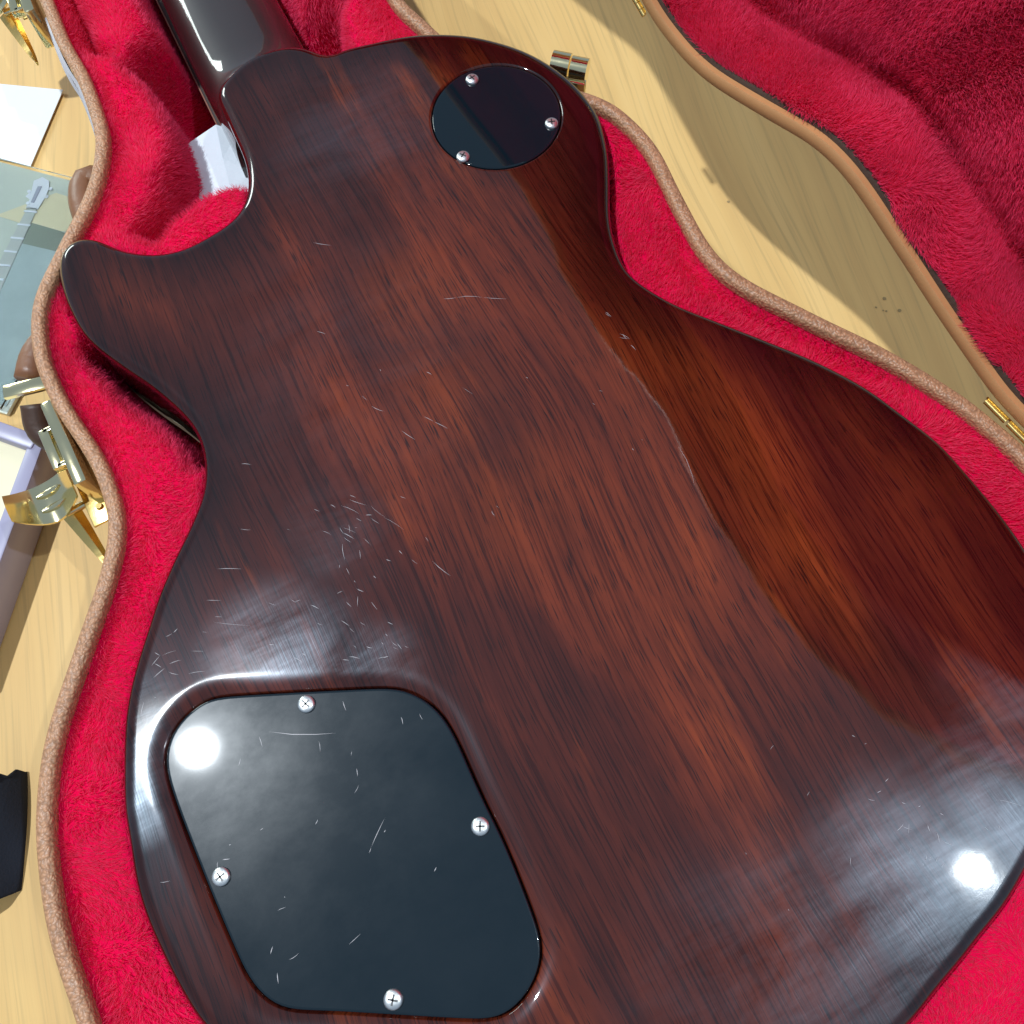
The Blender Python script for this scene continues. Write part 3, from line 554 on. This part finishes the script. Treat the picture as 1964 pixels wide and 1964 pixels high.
def pile(name, V, Fc, count, length, mat, parent, seed, nap_scale=28, keepf=None, up_bias=0.75, width=0.00013):
    r = np.random.default_rng(seed)
    T = np.vstack([Fc[:, [0, 1, 2]], Fc[:, [0, 2, 3]]]) if Fc.shape[1] == 4 else Fc
    A, B, Cc = V[T[:, 0]], V[T[:, 1]], V[T[:, 2]]
    nr = np.cross(B - A, Cc - A); ar = np.linalg.norm(nr, axis=1) / 2; nr /= (2 * ar[:, None] + 1e-15)
    cen = (A + B + Cc) / 3
    w = ar * np.where(in_view(cen, 0.04), 1.0, np.where(in_view(cen, 0.35), 0.16, 0.0))
    if keepf is not None: w = w * keepf(cen)
    t = r.choice(len(T), count, p=w / w.sum())
    a, b = r.random(count), r.random(count); fl = a + b > 1; a[fl] = 1 - a[fl]; b[fl] = 1 - b[fl]
    P = A[t] + (B[t] - A[t]) * a[:, None] + (Cc[t] - A[t]) * b[:, None]; N = nr[t]
    s = nap_scale
    k1, k2 = P[:, 0] * s, (P[:, 1] + P[:, 2] * 0.7) * s
    ang = 5.0 * vnoise(k1 + 7, k2 + 3, seed + 1) + 3.0 * vnoise(k1 * 2.7, k2 * 2.7, seed + 2)
    lean = 1.25 * vnoise(k1 * 1.3 + 11, k2 * 1.3, seed + 3)
    ref = np.array([0.31, 0.2, 0.93]); t1 = np.cross(N, ref); t1 /= np.linalg.norm(t1, axis=1)[:, None] + 1e-9; t2 = np.cross(N, t1)
    nap = t1 * np.cos(ang)[:, None] + t2 * np.sin(ang)[:, None]
    jit = r.normal(0, 0.20, (count, 3))
    D = N * up_bias + nap * (lean * 0.75)[:, None] + jit; D /= np.linalg.norm(D, axis=1)[:, None]
    # tufts: neighbouring fibres converge a little
    ln = length * (0.6 + 0.55 * r.random(count)) * (0.85 + 0.3 * vnoise(k1 * 4, k2 * 4, seed + 5))
    mid = P + D * (ln * 0.55)[:, None]
    D2 = D + nap * (0.35 * lean)[:, None] + jit * 0.5; D2 /= np.linalg.norm(D2, axis=1)[:, None]
    tip = mid + D2 * (ln * 0.45)[:, None]
    sd = np.cross(D, r.normal(0, 1, (count, 3))); sd /= np.linalg.norm(sd, axis=1)[:, None] + 1e-9
    wd_ = width * (0.7 + 0.6 * r.random(count))[:, None]
    VV = np.stack([P - sd * wd_, P + sd * wd_, mid + sd * wd_ * 0.8, mid - sd * wd_ * 0.8, tip], 1).reshape(-1, 3)
    base = np.arange(count) * 5
    me = bpy.data.meshes.new(name); me.vertices.add(len(VV)); me.vertices.foreach_set('co', VV.astype(np.float32).ravel())
    lp = np.stack([base, base + 1, base + 2, base + 3, base + 3, base + 2, base + 4], 1).ravel()
    me.loops.add(len(lp)); me.loops.foreach_set('vertex_index', lp.astype(np.int32))
    ls = np.stack([np.arange(count) * 7, np.arange(count) * 7 + 4], 1).ravel(); lt = np.tile([4, 3], count)
    me.polygons.add(2 * count); me.polygons.foreach_set('loop_start', ls.astype(np.int32)); me.polygons.foreach_set('loop_total', lt.astype(np.int32))
    me.update(calc_edges=True); me.materials.append(mat)
    o = bpy.data.objects.new(name, me); COL.objects.link(o); o.parent = parent; tag(o, kind='stuff')
    return o
def seen_base(c):
    under = sdf(c[:, :2], O[::3]) > 0.010
    return np.where(under, 0.02, 1.0) * np.where(c[:, 2] < 0.06, 0.55, 1.0)
pile('plush_pile', LV, Q, 230000, 0.0038, M_plush, lining, 11, keepf=seen_base)

# lid, hinged along the right edge and standing nearly upright
HP = np.array(L(222.3, 58.1)); he = np.array([-math.sin(math.radians(9.0)), math.cos(math.radians(9.0))]); hn = np.array([he[1], -he[0]])
TH = math.radians(92)
def lidp(v, u, d):                              # along the hinge, across the lid, depth (m)
    du_n, du_z = -math.cos(TH), math.sin(TH); w_n, w_z = math.sin(TH), math.cos(TH)
    n = u * du_n + d * w_n; z = u * du_z + d * w_z
    q = HP + he * v + hn * n
    return (q[0], q[1], ZR + z)
mir = np.c_[(RIM - HP) @ he, -((RIM - HP) @ hn)] * 1000
near = np.array(LIDNEAR)
mo = mir[::8]
far = [tuple(p) for p in mo if not (p[1] < 75 and 0 < p[0] < 225 + 60)]
start = max(range(len(far)), key=lambda i: np.hypot(far[i][0] - far[i - 1][0], far[i][1] - far[i - 1][1]))
far = far[start:] + far[:start]
nl_ = [tuple(p) for p in near]                   # from v=217 down to 3
if np.hypot(far[-1][0] - nl_[0][0], far[-1][1] - nl_[0][1]) > np.hypot(far[-1][0] - nl_[-1][0], far[-1][1] - nl_[-1][1]): nl_ = nl_[::-1]
LID = ccw(catmull(np.array(far + nl_), 700, smooth=8)) / 1000.0
def lring(ins, d): return [lidp(p[0], p[1], d) for p in offset(LID, -ins)]
lid = MB(); DEP = 0.046
lid.loft([lring(0.0062, 0.0030), lring(0.0060, 0.0006), lring(0.0050, 0.0), lring(0.0008, 0.0), lring(0.0, 0.0008), lring(0.0, DEP), lring(0.004, DEP + 0.004)])
V, F = poly_fill(offset(LID, -0.004)[::3]); lid.add([lidp(p[0], p[1], DEP + 0.004) for p in V], F[:, ::-1])
lido = lid.build('lid', M_tan, case); sharp(lido, 50)
ed = MB(); ed.loft([lring(0.0095, 0.0060), lring(0.0080, 0.0035), lring(0.0062, 0.0028)])
ed.build('inner_edge', M_dark, lido)
ll = MB(); prof = [(0.0078, 0.0036), (0.0100, 0.0060), (0.0118, 0.0090), (0.0135, 0.0130), (0.0140, 0.0190), (0.0125, 0.0250), (0.0100, 0.0310), (0.0115, 0.0350), (0.0190, 0.0345), (0.0270, 0.0310), (0.0360, 0.0295)]
lrg = [lring(a, b) for a, b in prof]; ll.loft(lrg[::-1])
inn = offset(LID, -0.0360)[::4]
gx2 = np.arange(LID[:, 0].min(), LID[:, 0].max(), 0.009); gy2 = np.arange(LID[:, 1].min(), LID[:, 1].max(), 0.009)
E2 = np.array([(x, y) for x in gx2 for y in gy2]); E2 = E2[sdf(E2, inn) > 0.006]
V, F = poly_fill(inn, extra=E2)
dz = 0.0295 + 0.003 * (vnoise(V[:, 0] * 22, V[:, 1] * 22, 9) - 0.5); dz[:len(inn)] = 0.0295
kf = len(ll.v); ll.add([lidp(p[0], p[1], d) for p, d in zip(V, dz)], F[:, ::-1])
llo = ll.build('lid_lining', M_back, lido)
TV = np.array(ll.v); TF = []
for f in ll.f:
    TF.append(f[:3])
    if len(f) == 4: TF.append((f[0], f[2], f[3]))
TF = np.array(TF)
lc = np.array(lidp(0.06, 0.17, -0.2))            # a point in front of the lining: fibres must face it
fn = np.cross(TV[TF[:, 1]] - TV[TF[:, 0]], TV[TF[:, 2]] - TV[TF[:, 0]]); flip = np.einsum('ij,ij->i', fn, lc - TV[TF].mean(1)) < 0
TF[flip] = TF[flip][:, ::-1]
pl2 = pile('lid_pile', TV, TF, 190000, 0.0048, M_plush, lido, 23, nap_scale=20)

# hinges on the right edge
def hinge(v0, ln, parent, u0=0.0, u1=None):
    u1 = u0 if u1 is None else u1
    mb = MB()
    p0 = lidp(v0, u0 - 0.0008, -0.0008); p1 = lidp(v0 + ln, u1 - 0.0008, -0.0008)
    n = 4
    for i in range(n):
        a = np.array(p0) + (np.array(p1) - np.array(p0)) * (i + 0.04) / n; b = np.array(p0) + (np.array(p1) - np.array(p0)) * (i + 0.94) / n
        mb.tube([a, b], 0.0011, 14)
    o = mb.build('hinge', M_brass, parent); sharp(o, 50)
    lf = MB()
    q = [lidp(v0, u0, -0.0004), lidp(v0 + ln, u1, -0.0004), lidp(v0 + ln, u1 + 0.0014, -0.0004), lidp(v0, u0 + 0.0014, -0.0004)]
    lf.add(q, [(0, 1, 2, 3)]); lf.build('hinge_leaf', M_brass, o, False)
    return o
hinge(-0.040, 0.046, case); hinge(0.2160, 0.011, case, 0.0190, 0.0235)

# ------------------------------------------------------------------ latches on the left side
def latch(u, v, rz, dy=0.0):
    """draw latch on the case wall: x outward (left), y along the wall, z up"""
    x, y = L(u, v)
    T = Matrix.Translation((x, y, 0)) @ Matrix.Rotation(rz, 4, 'Z') @ Matrix.Scale(-1, 4, (1, 0, 0))
    def part(name, mb, mat, par):
        o = make(name, [T @ Vector(p) for p in mb.v], [f[::-1] for f in mb.f], mat, par); sharp(o, 35); return o
    m = MB(); m.box((0.0035, 0, 0.078), 0.0052, 0.040, 0.022, b=0.0012); root = part('latch', m, M_gold, case)
    m = MB()
    m.box((0.0118, 0.0065, 0.0765), 0.0040, 0.0190, 0.0040, b=0.0005); m.box((0.0086, 0.0150, 0.0765), 0.0070, 0.0020, 0.0040, b=0.0004)
    m.box((0.0086, -0.0022, 0.0765), 0.0070, 0.0020, 0.0040, b=0.0004); m.box((0.0086, 0.0065, 0.0735), 0.0070, 0.0160, 0.0012, b=0.0002)
    part('catch_frame', m, M_gold, root)
    # curved thumb lever
    yl = -0.004 + dy
    m = MB(); rg = []
    for t in np.linspace(0, 1, 15):
        xx = 0.0125 + 0.026 * t; zz = 0.066 - 0.012 * math.sin(t * 2.2) + 0.012 * t * t
        hw = 0.0072 + 0.0030 * math.sin(t * 3.0) - 0.0015 * t
        rg.append([(xx, yl - hw, zz), (xx, yl + hw, zz), (xx, yl + hw, zz + 0.0014), (xx, yl + hw * 0.5, zz + 0.0020), (xx, yl, zz + 0.0022), (xx, yl - hw * 0.5, zz + 0.0020), (xx, yl - hw, zz + 0.0014)])
    m.loft(rg, True, True, True); lever = part('lever', m, M_gold, root)
    for q in (-0.0035, 0.0035):
        m = MB(); m.tube([(0.019 + 0.010 * t, yl + q, 0.0685 - 0.012 * math.sin((0.25 + 0.4 * t) * 2.2) + 0.012 * (0.25 + 0.4 * t) ** 2) for t in np.linspace(0, 1, 7)], [0.0004, 0.001, 0.0013, 0.0014, 0.0013, 0.001, 0.0004], 10)
        part('lever_ridge', m, M_gold, lever)
    m = MB(); m.box((0.0080, -0.0120 + dy, 0.0600), 0.0105, 0.0240, 0.0014, b=0.0004); m.box((0.0032, -0.014 + dy, 0.050), 0.0014, 0.028, 0.022, b=0.0004)
    lp = part('lower_plate', m, M_brass, root)
    m = MB(); m.tube([(0.0078, -0.0170 + dy, 0.0606), (0.0078, -0.0170 + dy, 0.0622)], [0.0016, 0.0012], 14); part('rivet', m, M_brass, lp)
    # pointed tongue: tapering bar with a raised spine
    m = MB(); rg = []
    for t in np.linspace(0, 1, 9):
        w = 0.0036 * (1 - t) ** 0.7 + 0.0006; c = (0.0215 - 0.0045 * t, -0.0080 + dy - 0.0300 * t, 0.0520 - 0.006 * t)
        rg.append([(c[0] - w, c[1], c[2]), (c[0] - w * 0.2, c[1], c[2] + 0.0030 * (1 - t) + 0.0006), (c[0] + w, c[1], c[2] + 0.001), (c[0] + w, c[1], c[2] - 0.001), (c[0], c[1], c[2] - 0.0016)])
    m.loft(rg, True, True, True); part('tongue', m, M_brass, root)
    m = MB(); m.tube([(0.012, -0.010 + dy, 0.056), (0.022, -0.010 + dy, 0.056)], 0.0018, 12); part('pivot_pin', m, M_gold, root)
    return root
latch(-95.5, 211, math.radians(3))
latch(-43.5, 451, math.radians(-2), 0.038)
# catch on the far right edge
mb = MB()
cx_, cy_ = L(162.4, 287)
for k, (a0, rr_) in enumerate(((0, 0.0062), (1, 0.0055))):
    T = Matrix.Translation((cx_, cy_, 0.0835)) @ Matrix.Rotation(math.radians(-42), 4, 'Z')
    y0, y1 = (-0.0085, -0.0002) if k == 0 else (0.0004, 0.0080)
    n = 22
    ringsx = [[T @ Vector((y, rr_ * math.cos(q), rr_ * math.sin(q))) for q in np.linspace(0, 2 * math.pi, n, endpoint=False)] for y in (y0, y0 + 0.0006, y1 - 0.0006, y1)]
    mb.loft(ringsx, True, True, True)
rc = sharp(mb.build('hinge_barrel', M_gold, case), 45)
mb = MB(); T = Matrix.Translation((cx_ - 0.004, cy_ - 0.004, 0.072)) @ Matrix.Rotation(math.radians(-42), 4, 'Z'); mb.box(None, 0.018, 0.0035, 0.022, M=T, b=0.0006)
sharp(mb.build('hinge_plate', M_gold, rc), 45)
# metal strip along the upper left rim
ms = MB(); sp = [p for p in RIMLO if p[1] > 345]
P1 = catmull(sp, 60, closed=False); P1 = np.array([L(*p) for p in P1])
tn = np.gradient(P1, axis=0); tn /= np.linalg.norm(tn, axis=1)[:, None]; nn_ = np.c_[tn[:, 1], -tn[:, 0]]
if nn_[0][0] > 0: nn_ = -nn_
ms.loft([[(p[0] + n[0] * o_, p[1] + n[1] * o_, z) for p, n in zip(P1, nn_)] for o_, z in ((0.0002, 0.086), (0.0016, 0.0855), (0.0018, 0.080), (0.0030, 0.0795), (0.0030, 0.0785), (0.0002, 0.078))], closed=False)
sharp(ms.build('trim_strip', plain('brushed_steel', (0.30, 0.28, 0.31), 0.5, 1.0), case), 40)

# carrying handle hugging the upper bout
hb = MB(); hpts = [(-48, 352), (-58, 363), (-64, 352), (-66, 332), (-75, 311), (-88, 294), (-107, 283), (-115, 271)]
hq = catmull([(*L(*p), 0.052) for p in hpts], 40, closed=False)
hb.tube([tuple(p) for p in hq], [0.0062 + 0.0012 * math.sin(math.pi * i / 39) for i in range(40)], 16, flat=0.8)
hnd = hb.build('handle', M_leather, case)
for (u, v, r_) in ((-115, 264, -0.25),):
    hb = MB(); x, y = L(u, v); hb.box((x, y, 0.056), 0.021, 0.0065, 0.0030, rz=r_ + 0.05, b=0.0008)
    br = sharp(hb.build('handle_bracket', M_gold, hnd), 40)
hb = MB(); hq = catmull([(*L(u, v), z) for u, v, z in ((-118, 262, 0.046), (-121, 252, 0.040), (-113, 243, 0.036), (-102, 240, 0.036))], 20, closed=False)
hb.tube([tuple(p) for p in hq], 0.0062, 14, flat=0.8); hb.build('handle_tab', plain('dark_leather', (0.055, 0.025, 0.014), 0.5, bump=(300, 0.3, 0.0008)), hnd)

# ------------------------------------------------------------------ loose things
def sheet(name, pts, z, th, mat, label, cat, sub=8, curl=0.0):
    P = np.array([L(*p) for p in pts]); c = P.mean(0)
    mb = MB(); lp = ccw(P)
    dense = []
    for i in range(len(lp)):
        for t in np.linspace(0, 1, sub, endpoint=False): dense.append(lp[i] * (1 - t) + lp[(i + 1) % len(lp)] * t)
    dense = np.array(dense); g = lambda p: z + curl * (np.linalg.norm(p - c) / 0.05) ** 2
    ctr = len(dense)
    V = [(*p, g(p)) for p in dense] + [(*c, z)] + [(*p, g(p) + th) for p in dense] + [(*c, z + th)]
    n = len(dense); F = []
    for i in range(n):
        j = (i + 1) % n
        F += [(i, n, j), (n + 1 + i, n + 1 + j, 2 * n + 1), (i, j, n + 1 + j, n + 1 + i)]
    V = [(v[0] - c[0], v[1] - c[1], v[2]) for v in V]
    o = make(name, V, F, mat, None, False)
    w = to_world([(c[0], c[1], 0)])[0]; o.location = w; o.rotation_euler = (0, 0, TURN)
    tag(o, label, cat); return o
sheet('paper_sheet', [(-60.2, 480.4), (-92.5, 436.8), (-151, 490), (-128, 527)], 0.0012, 0.0004, M_paper, 'blank white paper sheet lying on the table left of the case', 'paper', curl=0.0001)

# pale printed plastic folder with a picture of a guitar
FB = plain('pale_mint_plastic', (0.62, 0.66, 0.58), 0.22, coat=0.5)
fo = sheet('plastic_folder', [(-50, 391), (-129, 468), (-225, 371), (-146, 294)], 0.0006, 0.0022, FB, 'pale mint plastic folder printed with a white guitar, beside the case', 'folder', sub=3)
def decal(name, pts, z, mat):
    c = np.array([fo.location.x, fo.location.y, 0])
    P = to_world([(*L(*p), z) for p in pts]) - c; cs, sn = math.cos(-TURN), math.sin(-TURN)
    P = np.c_[cs * P[:, 0] - sn * P[:, 1], sn * P[:, 0] + cs * P[:, 1], P[:, 2]]
    if area2(P[:, :2]) < 0: P = P[::-1]
    k = len(P); lo_ = P.copy(); lo_[:, 2] -= 0.0003
    return make(name, list(P) + list(lo_), [tuple(range(k))] + [(i, i + k, (i + 1) % k + k, (i + 1) % k) for i in range(k)], mat, fo, False)
PR_w = plain('print_white', (0.80, 0.82, 0.90), 0.3); PR_g = plain('print_grey_green', (0.24, 0.27, 0.22), 0.25); PR_c = plain('print_cream', (0.74, 0.66, 0.44), 0.3)
PR_t = plain('print_teal_grey', (0.42, 0.50, 0.50), 0.12, coat=0.8, var=0.3, vscale=35); PR_d = plain('print_violet_grey', (0.35, 0.36, 0.46), 0.3)
zf = 0.0031
decal('printed_panel', [(-84.5, 411), (-72, 398), (-62, 384), (-70, 374), (-98, 391), (-118, 412)], zf, PR_c)
decal('printed_panel', [(-102, 398), (-90, 386), (-78, 371), (-84, 364), (-112, 389)], zf + 0.0003, PR_g)
decal('printed_panel', [(-112, 389), (-84, 364), (-86, 357), (-118, 325), (-145, 298), (-168, 322), (-135, 372)], zf + 0.0003, PR_t)
decal('printed_neck', [(-96.5, 405.5), (-101, 408.5), (-150, 352), (-143, 346)], zf + 0.0006, plain('print_neck', (0.50, 0.52, 0.50), 0.3))
for k in range(6):
    u0, v0 = -100 - 5.6 * k, 402.6 - 6.6 * k
    decal('printed_fret', [(u0 + 3.0, v0 + 0.6), (u0 - 3.0, v0 + 4.6), (u0 - 3.7, v0 + 3.8), (u0 + 2.3, v0 - 0.2)], zf + 0.0009, PR_w)
decal('printed_headstock', [(-93, 424), (-88, 424), (-85.5, 420), (-87, 415), (-91, 410), (-96.5, 404.5), (-102, 408.5), (-98.5, 413), (-100, 416), (-96, 418)], zf + 0.0006, PR_w)
decal('printed_line', [(-92, 419), (-90, 418), (-97, 409.5), (-98.5, 410.5)], zf + 0.0009, PR_d)
for (a, b) in (((-101.5, 412), (-98.6, 409.5)), ((-99, 418.5), (-95.5, 417.5)), ((-88.5, 411.5), (-91, 409)), ((-85, 415.5), (-87.5, 413))):
    cxx, cyy = (a[0] + b[0]) / 2, (a[1] + b[1]) / 2
    decal('printed_peg', [(cxx + 1.1 * math.cos(q), cyy + 1.1 * math.sin(q)) for q in np.linspace(0, 2 * math.pi, 10, endpoint=False)], zf + 0.0009, PR_w)

# glossy clear cover of the folder
CL = plain('clear_plastic', (0.94, 0.985, 0.97), 0.06, trans=1.0); CL.node_tree.nodes['Principled BSDF'].inputs['IOR'].default_value = 1.3
cvp = [(-51, 391), (-129, 467), (-224, 371), (-146, 295)]
cvo = decal('clear_cover', cvp, 0.0082, CL)
lo_z = 0.0068
for vtx in cvo.data.vertices:
    if vtx.co.z < 0.0080: vtx.co.z = lo_z
cvo.data.polygons[0].use_smooth = False
bm_ = bmesh.new(); bm_.from_mesh(cvo.data); bmesh.ops.holes_fill(bm_, edges=bm_.edges); bmesh.ops.recalc_face_normals(bm_, faces=bm_.faces); bm_.to_mesh(cvo.data); bm_.free()
# lilac framed tray
tr = empty('lilac_tray', loc=Vector(to_world([(*L(-160, 262), 0)])[0])); tag(tr, 'shallow lilac tray with a cream floor, left of the case under the latch', 'tray')
M_lil = plain('lilac_plastic', (0.34, 0.32, 0.44), 0.35, var=0.08, vscale=50); M_crm = plain('cream_card', (0.78, 0.70, 0.48), 0.6, var=0.08, vscale=40)
def rel(u, v): a = np.array(L(u, v)) - np.array(L(-160, 262)); return a
cor = [(-130.5, 258.5), (-196, 168), (-250, 210), (-190, 322)]
def frame_strip(a, b, w, z0, z1):
    mb = MB(); pa, pb = rel(*a), rel(*b); d = pb - pa; ln = np.linalg.norm(d); c = (pa + pb) / 2
    mb.box((c[0], c[1], (z0 + z1) / 2), ln, w, z1 - z0, rz=math.atan2(d[1], d[0]), b=0.0010); o = mb.build('tray_side', M_lil, tr); sharp(o); return o
for i in range(4): frame_strip(cor[i], cor[(i + 1) % 4], 0.0072 + 0.0001 * i, 0.001 + 0.0002 * i, 0.0235 + 0.0003 * i)
mb = MB(); pp = [rel(*c) for c in cor]; mb.loft([[(p[0], p[1], 0.0012) for p in pp], [(p[0], p[1], 0.017) for p in pp]], True, True, True); mb.build('tray_floor', M_crm, tr, False)

# white paper packet tucked into the cavity beside the heel
pk = MB(); A_ = [(-12, 351, .0600), (8, 355, .0615), (16, 350, .0575), (20, 318, .0560), (0, 311, .0590), (-14.5, 312.5, .0575)]
top = [(*L(a, b), z) for a, b, z in A_]; lowr = [(p[0] - 0.0015, p[1] - 0.001, p[2] - 0.024) for p in top]
c_ = np.mean(np.array(top), 0) + np.array([0.001, 0.002, 0.0025])
w0 = to_world([(c_[0], c_[1], 0)])[0]
vv = [(p[0] - c_[0], p[1] - c_[1], p[2]) for p in top + lowr] + [(0, 0, c_[2])] + [(-0.0095, -0.004, c_[2] - 0.0005)]
ff = [(0, 5, 13), (0, 13, 12), (5, 4, 13), (13, 4, 12), (0, 12, 1), (1, 12, 2), (2, 12, 3), (3, 12, 4)] + [(i, (i + 1) % 6, (i + 1) % 6 + 6, i + 6)[::-1] for i in range(6)] + [(6, 7, 8, 9, 10, 11)]
pko = make('paper_packet', vv, ff, M_tissue, None, False); pko.location = w0; pko.rotation_euler = (0, 0, TURN)
tag(pko, 'folded white paper packet tucked in the plush beside the neck heel', 'paper packet')

# black cleaning cloth with a pinked edge
cl = MB(); nu, nv = 26, 40; rg = []
for i in range(nu):
    s_ = i / (nu - 1); row = []
    for j in range(nv):
        t = j / (nv - 1)
        u = -187 - 9 * t - 40 * s_ - 12 * t * t * 0.6; v = 124 - 46 * t - 6 * s_
        if j == 0: v += 1.1 * (1 if i % 2 else -1)
        z = 0.0006 + 0.017 * math.sin(min(1, s_ * 3.2) * math.pi * 0.5) * (0.75 + 0.25 * math.sin(t * 5 + 1)) + 0.003 * math.sin(s_ * 14 + t * 4) * (0.3 + s_)
        row.append((*(np.array(L(u, v)) - np.array(L(-205, 100))), z + (0.004 * math.sin(s_ * 9) if j == 0 else 0)))
    rg.append(row)
cl.loft(rg, closed=False)
clo = cl.build('cleaning_cloth', M_cloth); clo.location = to_world([(*L(-205, 100), 0)])[0]; clo.rotation_euler = (0, 0, TURN)
sd_ = clo.modifiers.new('thick', 'SOLIDIFY'); sd_.thickness = 0.0009
tag(clo, 'folded black cleaning cloth with a zigzag edge on the table', 'cloth')
